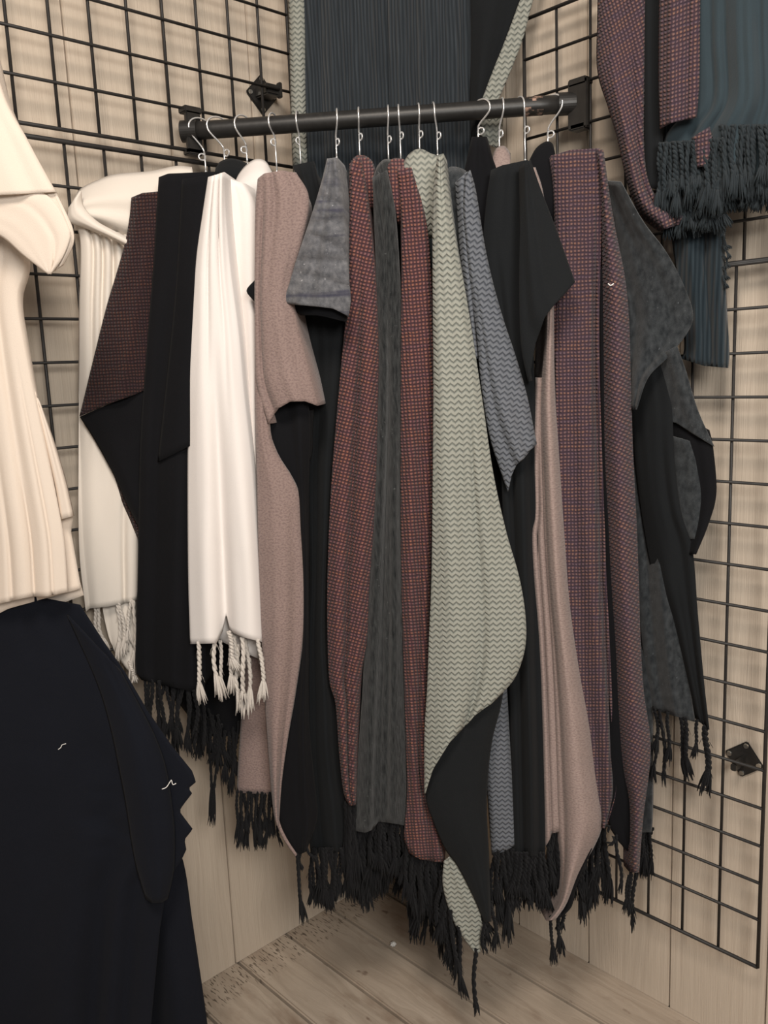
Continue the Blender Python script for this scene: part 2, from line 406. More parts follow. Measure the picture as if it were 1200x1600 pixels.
def panel(name, parent, mat, L, Rt, o, rows=56, cols=30, folds=(), hem=(), bulge=.012, rl=.0, rr=.0, conv=.35,
          nz=.005, thick=.0022, rot=0.0, sharp=False, drop=None, seed=None, hplane=None, ohem=0.0, wav=0.0, top=(), bpow=4, creases=(), otilt=0.0):
    """a hanging cloth: left and right edges give its outline on a vertical sheet in front of the rail;
    folds, hem, bulge and side returns give it depth.  o = distance in front of the rail (top, bottom)"""
    seed = seed if seed is not None else random.random() * 100
    o0, o1 = o if isinstance(o, tuple) else (o, o)
    A = crs(L, rows, sharp); B = crs(Rt, rows, sharp)
    P_ = hplane or P
    hu = [h[0] for h in hem]; hd = [h[1] for h in hem]
    tu = [h[0] for h in top]; td = [h[1] for h in top]
    G = []; UV = []
    for i in range(rows):
        v = i / (rows - 1); oo = o0 + (o1 - o0) * v + ohem * max(0, (v - .85) / .15) ** 2
        row = []; uvr = []
        lp = P_(A[i], oo); rp = P_(B[i], oo)
        for j in range(cols):
            u = j / (cols - 1)
            px = A[i] * (1 - u) + B[i] * u
            if hem: px = px + np.array([0, np.interp(u, hu, hd) * max(0, (v - .72) / .28) ** 1.5])
            if top: px = px + np.array([0, np.interp(u, tu, td) * max(0, (.18 - v) / .18) ** 1.5])
            off = otilt * u - bulge * abs(2 * u - 1) ** bpow
            for f in folds:
                uc, wd, amp, v0, v1 = f[:5]; dr = f[5] if len(f) > 5 else 0
                ramp = min(1, max(0, (v - v0) / max(1e-6, (v1 - v0))))
                if v1 < v0: ramp = min(1, max(0, (v0 - v) / (v0 - v1)))
                off += amp * ramp * math.exp(-((u - uc - dr * v) / wd) ** 2)
            for c in creases: off += c[2] * math.exp(-((v - c[0] - (c[3] if len(c) > 3 else 0) * (u - .5)) / c[1]) ** 2)
            p = P_(px, oo)
            nv = Vector((u * 2.6 + seed, p[2] * 2.2, seed * 1.7))
            off += nz * (noise.noise(nv) + .45 * noise.noise(nv * 2.3))
            if wav: off += wav * v * math.sin(u * math.pi * 5 + seed)
            P2 = P_(px, oo + off)                      # along the sight line: folds keep the outline
            row.append(P2); uvr.append(((p - B0) @ ES if hplane is None else p[1] + p[0], p[2]))
        for side, ln in ((0, rl), (1, rr)):
            if not ln: continue
            k0 = 0 if side == 0 else -1
            base = row[k0]; mid = row[len(row) // 2]
            ext = []; eu = []
            for k in range(1, 6):
                q = k / 5; d = ln * q
                c = conv * q
                pp = base - EO * d + ES * (((mid - base) @ ES) * c) + ES * .006 * math.sin(q * 5 + seed + v * 3)
                ext.append(pp); b = uvr[k0]
                eu.append((b[0] + (-d if side == 0 else d), b[1]))
            if side == 0: row = ext[::-1] + row; uvr = eu[::-1] + uvr
            else: row = row + ext; uvr = uvr + eu
        G.append(row); UV.append(uvr)
    nr = len(G); nc = len(G[0]); loc = np.array(parent.location)
    co = np.array(G).reshape(-1, 3)
    co[:, 0] = np.minimum(co[:, 0], -.058); co[:, 1] = np.minimum(co[:, 1], -.058); co[:, 2] = np.maximum(co[:, 2], .012)
    co = co - loc
    faces = [(i * nc + j, (i + 1) * nc + j, (i + 1) * nc + j + 1, i * nc + j + 1) for i in range(nr - 1) for j in range(nc - 1)]
    me = D.meshes.new(name); me.from_pydata([tuple(c) for c in co], [], faces)
    me.polygons.foreach_set('use_smooth', [True] * len(faces))
    uvl = me.uv_layers.new(name='cloth'); uvf = np.array(UV).reshape(-1, 2)
    cr, sr = math.cos(rot), math.sin(rot)
    uvf = np.stack([uvf[:, 0] * cr - uvf[:, 1] * sr + 5, uvf[:, 0] * sr + uvf[:, 1] * cr + 5], 1)
    idx = np.empty(len(me.loops), int); me.loops.foreach_get('vertex_index', idx)
    uvl.data.foreach_set('uv', uvf[idx].ravel().astype(np.float32))
    ob = link(name, me, mat, parent)
    if thick:
        md = ob.modifiers.new('thickness', 'SOLIDIFY'); md.thickness = thick; md.offset = 0
    return ob

# ------------------------------------------------------------------ tassels
TLEN = 24.0                                            # a tassel mesh is 24 radii long
def tassel_mesh(seed, frayed, mat):
    rnd = random.Random(seed); bm = bmesh.new()
    a1 = rnd.uniform(.5, 1.1); p1 = rnd.uniform(0, 6); a2 = rnd.uniform(.3, .8); p2 = rnd.uniform(0, 6)
    def axis(q): return Vector((a1 * (math.sin(q * 5.2 + p1) - math.sin(p1)), a2 * (math.sin(q * 7.5 + p2) - math.sin(p2)), 0))
    end = .68 if frayed else .84
    turns = rnd.uniform(3.0, 4.6)
    for s in (0, math.pi):
        pts = []; rr = []
        for k in range(30):
            q = k / 29 * end; an = q / end * turns * 2 * math.pi + s
            pts.append(axis(q) + Vector((math.cos(an) * .42, math.sin(an) * .42, -q * TLEN)))
            rr.append(.62 * (1 + .14 * math.sin(q * 26 + s + p1)))
        tube(bm, pts, rr, 6)
    n = 22 if frayed else 10
    for k in range(n):
        an = rnd.uniform(0, 6.28); sp = rnd.uniform(.4, 2.5 if frayed else 1.2); e = rnd.uniform(.9, 1.04)
        pts = []
        for j in range(5):
            q = end - .05 + (e - end + .05) * j / 4; m = j / 4
            pts.append(axis(min(q, 1)) + Vector((math.cos(an) * (.3 + sp * m ** .8), math.sin(an) * (.3 + sp * m ** .8), -q * TLEN)))
        tube(bm, pts, [.30, .42, .40, .28, .12], 5)
    for k in range(5):                               # loose hairs
        q0 = rnd.uniform(.15, end); an = rnd.uniform(0, 6.28); L_ = rnd.uniform(1.3, 2.6)
        c = axis(q0)
        tube(bm, [c + Vector((0, 0, -q0 * TLEN)), c + Vector((math.cos(an) * L_ * .6, math.sin(an) * L_ * .6, -(q0 + .04) * TLEN)), c + Vector((math.cos(an) * L_ * .8, math.sin(an) * L_, -(q0 + .12) * TLEN))], .09, 3)
    me = D.meshes.new('tassel'); bm.to_mesh(me); bm.free()
    for p in me.polygons: p.use_smooth = True
    me.materials.append(mat); return me
TB = [tassel_mesh(k, k % 4 != 1, YARNB) for k in range(8)]
TS = [tassel_mesh(80 + k, True, YARNS) for k in range(4)]
TW = [tassel_mesh(40 + k, k % 3 != 2, YARNW) for k in range(6)]
def tassel(parent, p0, p1, r, mats=TB, o=None, hplane=None):
    """one tassel from pixel p0 down to p1 on the sheet o in front of the rail"""
    P_ = hplane or P
    a = Vector(P_(p0, o)); b = Vector(P_(p1, o))
    b.z = max(b.z, .012)
    d = b - a; ob = D.objects.new('tassel', random.choice(mats)); COL.objects.link(ob); ob.parent = parent
    ob.location = a - parent.location + Vector((0, 0, .004))
    ob.rotation_mode = 'QUATERNION'
    ob.rotation_quaternion = (-d).to_track_quat('Z', 'Y') @ Matrix.Rotation(random.uniform(0, 6.28), 3, 'Z').to_quaternion()
    ob.scale = (r, r, (d.length + .004) / TLEN)
    return ob
def fringe(parent, a, b, ln, n, o, r=.0036, mats=TB, jit=8, hplane=None):
    n = int(round(n * 1.55))
    for k in range(n):
        q = (k + .5) / n; x = a[0] + (b[0] - a[0]) * q; y = a[1] + (b[1] - a[1]) * q
        l = ln * random.uniform(.72, 1.14)
        tassel(parent, (x + random.uniform(-2, 2), y), (x + random.uniform(-jit, jit), y + l), r * random.uniform(.85, 1.2), mats, o + random.uniform(-.006, .006), hplane)

def scarf(label, px, o, group=None, name='scarf'):
    return thing(name, label, 'scarf', P(px, o), group)
GR = 'scarves hung from the corner rail'

# ------------------------------------------------------------------ chrome hangers on the rail
HG = 'chrome hangers on the rail'
def hanger(px, yt, yl, ye, rot, label, side=1):
    """px, yt: top of the hook; (px2, yl): its small loop; ye: where the stem meets the cloth"""
    s = (P((px[0], yt), 0) - B0) @ ES
    s2 = (P((px[1], yl), 0) - B0) @ ES
    zt = ZB + .0165 + .0018; zl = P((px[1], yl), 0)[2]; ze = P((px[1], ye), 0)[2] - .012
    root = thing('clothes_hanger', label, 'hanger', S(s, 0, ze), HG)
    bm = bmesh.new(); r = .0185
    dx = math.tan(max(-.75, min(.75, rot))); do = 1.0
    def pt(a, z, m=0): return S(s + (s2 - s) * m + dx * a, do * a, z)
    pts = []
    for k in range(15):
        an = math.radians(205 - k * 215 / 14)
        pts.append(pt(r * math.cos(an) , ZB + .0005 + r * math.sin(an)))
    zs = pts[-1][2]
    for k in range(1, 9):
        q = k / 8; e = q * q * (3 - 2 * q)
        pts.append(pt(r * .985 * (1 - e) , zs + (zl + .006 - zs) * q, e))
    from_pts = pts[-1]
    tube(bm, pts, .0017, 8)
    hook = from_bm('hook', bm, CHROME, root)
    bm = bmesh.new(); lr = .0060                     # the small safety loop
    tube(bm, [pt(0, 0, 1) * np.array([1, 1, 0]) + ES * side * (lr * .9 + lr * math.cos(t_)) * (.55 + .45 * min(1, abs(dx))) + EO * (lr * math.cos(t_)) * .6 + np.array([0, 0, zl + lr * math.sin(t_)]) for t_ in [k * 2 * math.pi / 16 for k in range(17)]], .0016, 7, False)
    from_bm('loop', bm, CHROME, hook)
    bm = bmesh.new()
    tube(bm, [pt(0, zl + .008, 1), pt(0, (zl + ze) / 2, 1), pt(0, ze, 1)], .0015, 7)
    for k in range(3): tube(bm, [pt(0, ze + .006 - k * .004, 1), pt(0, ze + .004 - k * .004, 1)], .0024, 8)
    from_bm('stem', bm, CHROME, root)
    bm = bmesh.new()
    c = pt(0, ze, 1)
    tube(bm, [c - EO * .10 - np.array([0, 0, .035]), c - EO * .05 - np.array([0, 0, .014]), c, c + EO * .05 - np.array([0, 0, .014]), c + EO * .10 - np.array([0, 0, .035])], .002, 7)
    from_bm('shoulder_wire', bm, CHROME, root)
HK = [((312, 320), 188, 245, 262, -.95, 'chrome hanger hook nearest the left bracket of the rail', -1),
      ((340, 350), 184, 239, 252, -.75, 'chrome hanger hook above the small black hump, second from the left bracket', 1),
      ((379, 385), 180, 234, 250, -.6, 'chrome hanger hook behind the bright white scarf, third from the left bracket', -1),
      ((426, 430), 173, 222, 262, -.3, 'chrome hanger hook over the taupe scarf with black lining', -1),
      ((464, 468), 169, 220, 256, .0, 'chrome hanger hook right of the taupe scarf, over a black one', -1),
      ((526, 525), 165, 222, 240, .1, 'chrome hanger hook over the grey flap with dark bands', 1),
      ((560, 561), 162, 214, 238, .05, 'chrome hanger hook over the rust checked scarf beside the grey flap', 1),
      ((606, 606), 160, 218, 246, .05, 'chrome hanger hook over the charcoal scarf, left of a close pair', 1),
      ((622, 625), 158, 212, 248, .05, 'chrome hanger hook over the rust checked scarf, right of a close pair', 1),
      ((653, 655), 156, 210, 232, .12, 'chrome hanger hook over the sage green hump', 1),
      ((676, 683), 154, 212, 236, .15, 'chrome hanger hook over the long sage herringbone scarf', 1),
      ((750, 747), 150, 205, 213, .95, 'chrome hanger hook over the black peak, with a wide open bend', 1),
      ((784, 780), 150, 209, 230, .1, 'chrome hanger hook over the rose taupe scarf', 1),
      ((811, 820), 148, 203, 244, .4, 'chrome hanger hook with a long slanting stem over the black flap', 1),
      ((862, 856), 146, 210, 224, 1.0, 'chrome hanger hook nearest the right bracket of the rail', 1)]
for h in HK: hanger(h[0], h[1], h[2], h[3], h[4], h[5], h[6])
# ------------------------------------------------------------------ scarves, from the left bracket to the right
# white scarf knotted round the end of the rail, furthest left
o = .215
A = scarf('ivory wool scarf furthest left on the rail, bunched into a thick roll on top', (190, 300), o, GR)
panel('shoulder_wrap', A, IVORY, [(300, 262), (275, 260), (235, 268), (180, 273), (148, 284), (126, 296), (114, 312), (108, 328)],
      [(320, 400), (290, 400), (240, 392), (205, 384), (165, 362), (138, 350), (120, 346)], o + .012, 40, 20, [(.45, .16, -.012, .2, .5)], bulge=.05, nz=.008, bpow=2.4)
panel('rolled_edge', A, IVORY, [(107, 326), (108, 346), (134, 356), (168, 370), (212, 392)], [(126, 297), (130, 322), (150, 345), (180, 362), (218, 380)], o + .026, 30, 18, bulge=.014, nz=.003, bpow=2.4)
panel('hanging_length', A, IVORY, [(114, 342), (126, 380), (124, 480), (123, 600), (118, 700), (113, 850), (124, 952)],
      [(215, 372), (217, 420), (216, 520), (215, 600), (215, 700), (214, 800), (213, 900), (212, 938)], o, 64, 44,
      [(.22, .05, -.016, .62, .0), (.38, .05, -.018, .68, .0), (.56, .05, -.018, .72, .0), (.76, .06, -.016, .6, 0), (.80, .05, -.010, .5, .9), (.3, .2, .008, .3, .8)], rr=.25, hem=[(0, 0), (.5, 3), (.8, 2), (1, 0)], nz=.006)
panel('back_length', A, IVORY, [(140, 700), (145, 900), (160, 985), (185, 1030)], [(212, 700), (213, 900), (213, 1000), (214, 1062)], o - .02, 30, 16, nz=.004)
for p0, p1 in (((149, 951), (158, 1012)), ((153, 951), (166, 1018)), ((183, 945), (188, 1032)), ((186, 945), (195, 1025)), ((205, 940), (203, 1010)), ((203, 1035), (210, 1068)), ((209, 942), (207, 1062))):
    tassel(A, p0, p1, .0034, TW, o - .004)

# dark brown scarf with black underside
o = .252
B = scarf('dark brown woven scarf folded to a black triangle, beside the leftmost ivory scarf', (225, 320), o, GR)
panel('outer_cloth', B, CHKD, [(206, 306), (203, 340), (196, 380), (182, 430), (167, 480), (147, 560), (130, 630), (125, 650)],
      [(262, 298), (260, 400), (255, 500), (250, 580), (246, 600)], o, 60, 34, [(.5, .25, .006, .2, .8), (.75, .12, -.006, .1, .7)],
      hem=[(0, 0), (.3, -1), (.7, 2), (1, 0)], rr=.22, rl=.0, nz=.006, top=[(0, 3), (.3, -2), (1, 0)])
panel('lining', B, BLK, [(125, 651), (150, 690), (180, 745), (200, 790), (217, 822)], [(250, 598), (252, 680), (252, 760), (252, 830)], o - .008, 34, 24,
      [(.6, .2, -.006, .0, .5)], rr=.2, nz=.004)
panel('rear_layer', B, CHKD, [(160, 700), (186, 770), (205, 815), (220, 850)], [(240, 700), (240, 780), (240, 830), (240, 860)], o - .03, 20, 12)

# black scarf left of the bright white one
o = .265
Cc = scarf('plain black scarf between the dark brown scarf and the bright white one', (290, 275), o, GR)
panel('outer_cloth', Cc, BLK, [(249, 272), (246, 320), (240, 420), (229, 560), (220, 700), (216, 900), (213, 1040), (222, 1062)],
      [(345, 268), (342, 330), (338, 450), (332, 600), (326, 760), (322, 900), (320, 1050), (318, 1085)], o, 60, 36,
      [(.25, .1, -.010, .1, .6), (.55, .12, .010, .2, .7), (.8, .1, -.01, .2, .6)], rr=.2, rl=.06, nz=.005, top=[(0, 5), (.15, 0), (1, 0)])
panel('folded_flap', Cc, BLK, [(285, 280), (275, 450), (258, 620), (247, 722)], [(342, 272), (338, 400), (332, 600), (330, 680)], o + .007, 36, 20, [(.5, .3, .006, 0, .6)], nz=.004)
panel('back_length', Cc, BLK, [(228, 800), (235, 950), (248, 1060), (285, 1105), (318, 1150)], [(395, 800), (395, 950), (390, 1080), (382, 1120), (372, 1150)], o - .10, 40, 24, [(.4, .15, -.02, .2, .6)], nz=.008)
panel('hump', Cc, BLKG, [(338, 262), (345, 253), (360, 248), (378, 252), (395, 262)], [(330, 300), (345, 300), (360, 300), (380, 300), (395, 300)], o - .16, 20, 14, bulge=.03, bpow=2)
for p0, p1, r in (((318, 1130), (334, 1285), .003), ((345, 1140), (331, 1286), .003), ((332, 1120), (343, 1205), .003), ((352, 1145), (352, 1225), .0033), ((364, 1140), (364, 1240), .0033), ((308, 1100), (318, 1180), .003), ((325, 1110), (345, 1180), .003), ((340, 1120), (361, 1200), .0033), ((372, 1130), (368, 1215), .003), ((296, 1090), (309, 1150), .003)):
    tassel(Cc, p0, p1, r, TB, o - .09)
fringe(Cc, (225, 1060), (318, 1085), 95, 10, o - .01, .0036)
fringe(Cc, (300, 1110), (375, 1150), 60, 9, o - .10, .0036)

# bright white scarf
o = .29
Dw = scarf('bright white wool scarf with twisted white fringe, the only pure white one', (345, 275), o, GR)
panel('outer_cloth', Dw, WHITE, [(326, 277), (318, 330), (308, 400), (302, 480), (297, 560), (295, 640), (294, 760), (295, 900), (298, 1006)],
      [(350, 269), (352, 330), (360, 420), (373, 520), (382, 620), (394, 730), (402, 850), (406, 930), (409, 1003)], o, 76, 46,
      [(.5, .10, -.022, .35, .8), (.24, .14, .012, .2, .8), (.82, .16, .012, .3, .8), (.36, .05, -.008, .5, .05), (.7, .06, -.008, .55, .1)], rr=.30, rl=.12, conv=.25,
      hem=[(0, 0), (.36, 0), (.45, -20), (.5, -48), (.56, -18), (.75, -8), (1, 0)], nz=.006)
panel('side_length', Dw, WHITE, [(345, 274), (352, 400), (366, 600), (380, 800), (384, 900)], [(384, 288), (404, 345), (406, 500), (406, 700), (407, 900)], o - .045, 50, 20, [(.3, .2, -.015, 0, .3), (.7, .2, .012, 0, .3)], nz=.006, rr=.2)
panel('neck_wrap', Dw, WHITE, [(366, 290), (374, 272), (388, 256), (402, 249), (416, 254), (428, 275)], [(340, 340), (360, 335), (380, 330), (400, 325), (415, 320), (428, 310)], o - .12, 26, 18, bulge=.04, bpow=2)
panel('back_length', Dw, WHITE, [(320, 820), (330, 960), (338, 998)], [(404, 820), (405, 950), (405, 1030)], o - .05, 24, 16, nz=.005)
for p0, p1, r in (((310, 1006), (318, 1100), .0042), ((334, 984), (344, 1090), .0042), ((344, 1004), (351, 1092), .0036), ((357, 990), (370, 1050), .0044), ((362, 992), (362, 1085), .004), ((378, 998), (384, 1100), .0044), ((372, 1010), (376, 1118), .004), ((383, 1000), (389, 1117), .004), ((403, 1002), (410, 1097), .0042), ((366, 996), (377, 1060), .0036)):
    tassel(Dw, p0, p1, r, TW, o + (.002 if r > .004 else -.02))

# taupe scarf with black lining
o = .305
Et = scarf('taupe wool scarf with a curled flap showing its black lining', (440, 270), o, GR)
panel('upper_flap', Et, TAUPE, [(405, 274), (401, 320), (399, 400), (399, 520), (402, 600), (419, 662)],
      [(462, 268), (482, 310), (470, 380), (455, 440), (463, 500), (478, 560), (488, 600), (496, 634)], o, 60, 40,
      [(.13, .05, -.012, .0, .2), (.55, .2, .012, .2, .9), (.35, .08, -.007, .5, .1), (.75, .1, -.008, .4, .0)], rr=.28, rl=.05,
      hem=[(0, 0), (.2, -18), (.45, -22), (.75, -14), (1, 0)], nz=.005, conv=.3, top=[(0, 4), (.15, -2), (.6, -4), (1, 2)])
panel('lower_cloth', Et, TAUPE, [(400, 500), (399, 620), (402, 750), (405, 900), (410, 1020), (418, 1150), (427, 1260), (433, 1290)],
      [(424, 500), (421, 655), (432, 705), (456, 745), (468, 775), (471, 830), (476, 900), (474, 990), (462, 1080), (450, 1150), (440, 1220), (435, 1290)],
      o - .012, 70, 30, [(.4, .25, .012, .1, .5), (.8, .12, -.006, .3, .6)], nz=.005)
panel('lining', Et, BLK, [(412, 600), (418, 680), (440, 760), (462, 900), (462, 1000), (445, 1130), (428, 1250), (440, 1300), (464, 1338)],
      [(474, 600), (484, 655), (482, 760), (482, 900), (482, 1000), (483, 1130), (493, 1240), (495, 1280), (478, 1330)], o - .026, 56, 24, [(.5, .2, -.02, .1, .0), (.75, .1, .012, .0, .1)], nz=.006)
panel('curled_edge', Et, BLK, [(476, 645), (470, 670), (472, 692), (478, 702)], [(490, 640), (488, 670), (488, 700), (484, 720)], o - .040, 16, 12, bulge=.02, bpow=2)
panel('lining_corner', Et, BLK, [(399, 438), (386, 453), (392, 464), (402, 474)], [(412, 436), (412, 450), (412, 464), (412, 476)], o - .022, 14, 10, bulge=.004, nz=.001)
panel('selvedge', Et, TAUPE, [(426, 1250), (432, 1285), (444, 1312), (462, 1338)], [(431, 1250), (437, 1285), (448, 1310), (464, 1335)], o - .022, 20, 5, bulge=.001, nz=0)
panel('back_length', Et, TAUPE, [(388, 950), (384, 1020), (377, 1120), (370, 1238)], [(424, 950), (425, 1050), (427, 1150), (428, 1242)], o - .10, 30, 16, nz=.003)
fringe(Et, (371, 1239), (428, 1242), 78, 11, o - .10, .003, jit=5)
tassel(Et, (430, 1250), (438, 1320), .003, TB, o - .10)
tassel(Et, (464, 1336), (475, 1442), .0036, TB, o - .026)
tassel(Et, (470, 1335), (468, 1360), .0026, TB, o - .026); tassel(Et, (478, 1325), (492, 1345), .003, TB, o - .026)

# black scarf behind the grey flap
o = .205
Fb = scarf('long plain black scarf between the taupe scarf and the rust checked one', (480, 262), o, GR)
panel('outer_cloth', Fb, BLKG, [(458, 258), (470, 300), (474, 400), (476, 520), (482, 620), (480, 760), (484, 900), (480, 1000), (477, 1150), (480, 1270), (486, 1330)],
      [(490, 252), (500, 300), (530, 400), (548, 500), (540, 620), (530, 720), (524, 820), (518, 900), (518, 1000), (528, 1090), (533, 1180), (548, 1270), (552, 1330)], o, 64, 34,
      [(.3, .1, -.016, .1, .5), (.6, .1, .012, .2, .7), (.82, .08, -.012, .3, .6)], rl=.2, rr=.2, nz=.007)
fringe(Fb, (486, 1328), (552, 1328), 78, 11, o, .004)
for p0, p1 in (((492, 1330), (497, 1395)), ((508, 1328), (513, 1425)), ((518, 1328), (521, 1420)), ((532, 1328), (548, 1385)), ((503, 1328), (506, 1415))): tassel(Fb, p0, p1, .0042, TB, o + .008)

# grey scarf with dark bands, short flap
o = .310
Gg = scarf('grey marled scarf with dark bands, short flap flaring open over black', (520, 250), o, GR)
panel('outer_cloth', Gg, GREY, [(512, 248), (503, 285), (488, 335), (466, 400), (454, 440), (446, 466), (449, 474)],
      [(526, 246), (534, 300), (538, 360), (543, 420), (547, 465), (544, 494)], o, 46, 34, [(.3, .2, .010, .2, .8), (.75, .2, -.006, .2, .8)], rr=.28, rl=.2, conv=.3, creases=[(.28, .02, -.006, .05), (.42, .025, -.007, -.06), (.55, .02, -.006, .1), (.68, .03, -.009, -.05), (.8, .025, -.007, .05), (.49, .03, .005)],
      hem=[(0, 0), (.25, -2), (.5, -5), (.75, -7), (1, 0)], nz=.010)
panel('lining', Gg, BLK, [(449, 466), (458, 482), (470, 492)], [(544, 484), (543, 494), (540, 503)], o - .022, 14, 14, nz=.004, hem=[(0, 0), (.4, -4), (1, 0)])
panel('back_length', Gg, GREY, [(512, 300), (506, 500), (500, 800)], [(530, 300), (528, 500), (520, 800)], .08, 20, 10)

# rust checked scarf, left
o = .24
Hm = scarf('rust and navy checked scarf beside the grey flap, with a long central crease', (558, 248), o, GR)
panel('outer_cloth', Hm, CHK, [(547, 256), (547, 300), (543, 400), (542, 480), (535, 560), (527, 650), (519, 750), (514, 850), (512, 950), (515, 1060), (525, 1100), (531, 1180), (538, 1240), (547, 1258)],
      [(562, 244), (572, 300), (583, 400), (588, 480), (590, 560), (588, 660), (586, 760), (580, 860), (575, 920), (572, 1000), (562, 1060), (557, 1160), (555, 1258)], o, 90, 36,
      [(.48, .07, -.020, .15, .35), (.25, .15, .008, .2, .5), (.78, .14, .012, .2, .5), (.7, .08, -.008, .6, .8)], rr=.28, rl=.25, conv=.3, nz=.004, rot=.30)
panel('neck_wrap', Hm, CHK, [(546, 262), (552, 248), (562, 243), (574, 246), (584, 258), (588, 285)], [(545, 330), (555, 330), (565, 330), (575, 330), (583, 330), (588, 330)], o - .05, 22, 14, bulge=.03, bpow=2, rr=.2)
panel('lining', Hm, BLK, [(520, 900), (522, 1040), (532, 1120), (540, 1260)], [(575, 900), (572, 1040), (565, 1120), (560, 1260)], o - .03, 24, 12)
fringe(Hm, (540, 1256), (556, 1262), 130, 5, o - .02, .004)

# charcoal marl scarf
o = .228
Ic = scarf('charcoal marled scarf hanging straight between two rust checked scarves', (596, 262), o, GR)
panel('outer_cloth', Ic, CHAR, [(583, 276), (585, 320), (588, 420), (590, 600), (585, 750), (578, 850), (570, 1000), (567, 1080), (560, 1180), (555, 1296)],
      [(604, 266), (617, 330), (625, 450), (628, 600), (627, 750), (630, 900), (632, 1080), (634, 1200), (635, 1290)], o, 76, 36,
      [(.45, .08, -.014, .1, .3), (.2, .12, .008, .2, .5), (.75, .12, .010, .2, .5), (.62, .06, -.008, .5, .8), (.35, .05, -.008, .6, .9)], rr=.25, rl=.25, conv=.3,
      hem=[(0, 2), (.2, 6), (.33, 2), (.45, -10), (.7, -6), (1, 0)], nz=.005)
panel('neck_wrap', Ic, CHAR, [(583, 278), (590, 260), (600, 250), (612, 250)], [(590, 320), (598, 320), (606, 315), (614, 310)], o - .03, 16, 12, bulge=.02, bpow=2)
fringe(Ic, (556, 1290), (590, 1288), 120, 9, o - .03, .0044)
fringe(Ic, (585, 1284), (636, 1286), 85, 11, o - .02, .0044)
fringe(Ic, (585, 1300), (640, 1310), 85, 8, o - .10, .0044)

# rust checked scarf, right
o = .238
Jm = scarf('rust and navy checked scarf left of the sage one, flaring at its hem', (635, 258), o, GR)
panel('outer_cloth', Jm, CHK, [(622, 262), (628, 330), (629, 420), (628, 500), (627, 700), (628, 900), (632, 1050), (635, 1150), (637, 1240), (633, 1290), (632, 1312)],
      [(642, 262), (662, 330), (671, 400), (676, 550), (676, 700), (672, 900), (668, 1050), (665, 1180), (668, 1230), (684, 1280), (693, 1348)], o, 84, 34,
      [(.3, .12, .010, .1, .4), (.65, .1, -.010, .1, .4), (.85, .1, .008, .4, .7)], rr=.22, rl=.25, conv=.3, hem=[(0, 0), (.12, 16), (.4, 16), (1, 0)], nz=.004, rot=-.05)
panel('neck_wrap', Jm, CHK, [(606, 262), (612, 250), (622, 248), (634, 252), (645, 266)], [(622, 350), (628, 350), (635, 350), (645, 350), (655, 350)], o - .02, 22, 14, bulge=.025, bpow=2, rl=.2)
fringe(Jm, (634, 1318), (692, 1345), 100, 12, o - .02, .0044)
fringe(Jm, (640, 1340), (700, 1360), 125, 9, o - .08, .0044)

# sage herringbone scarf
o = .288
Ks = scarf('sage green herringbone scarf, widest of all, turned up to show a black underside', (670, 250), o, GR)
panel('outer_cloth', Ks, SAGE, [(684, 243), (681, 270), (677, 320), (677, 450), (678, 600), (677, 750), (675, 900), (671, 1000), (668, 1080), (664, 1150), (664, 1240)],
      [(692, 240), (700, 300), (712, 380), (727, 460), (740, 540), (755, 640), (770, 740), (790, 830), (810, 900), (820, 960), (820, 1010), (806, 1055), (785, 1082)], o, 90, 44,
      [(.3, .2, .012, .2, .6), (.7, .2, .010, .3, .8), (.5, .1, -.008, .4, .7), (.95, .05, -.009, .35, .6, -.45), (.62, .08, -.006, .6, .9, .1)], rr=.25, rl=.22, conv=.3,
      hem=[(0, 0), (.1, -22), (.33, -30), (.66, -20), (.85, -6), (1, 0)], nz=.007)
panel('neck_wrap', Ks, SAGE, [(630, 258), (637, 244), (648, 235), (660, 234), (672, 240), (684, 244)], [(660, 372), (663, 372), (666, 372), (670, 372), (674, 372), (678, 372)], o - .06, 30, 20, bulge=.03, bpow=2)
panel('underside', Ks, BLKG, [(666, 1120), (665, 1236), (674, 1275), (695, 1325), (715, 1352), (740, 1400), (757, 1440)], [(792, 950), (786, 1080), (768, 1160), (760, 1250), (764, 1350), (767, 1440)], o - .012, 44, 30,
      [(.6, .25, .008, .2, .6)], nz=.005)
panel('corner_tip', Ks, SAGE, [(694, 1345), (692, 1380), (700, 1415), (714, 1450), (734, 1478), (742, 1488)], [(706, 1335), (722, 1358), (742, 1392), (757, 1418), (755, 1460), (750, 1488)], o - .03, 34, 22, nz=.006, bulge=.006)
for p0, p1, r in (((716, 1450), (728, 1562), .0042), ((744, 1484), (746, 1586), .0046), ((704, 1425), (712, 1535), .0046)): tassel(Ks, p0, p1, r, TB, o - .03)
fringe(Ks, (686, 1360), (712, 1440), 88, 7, o - .05, .0046)
fringe(Ks, (752, 1420), (768, 1410), 70, 3, o - .03, .0042)

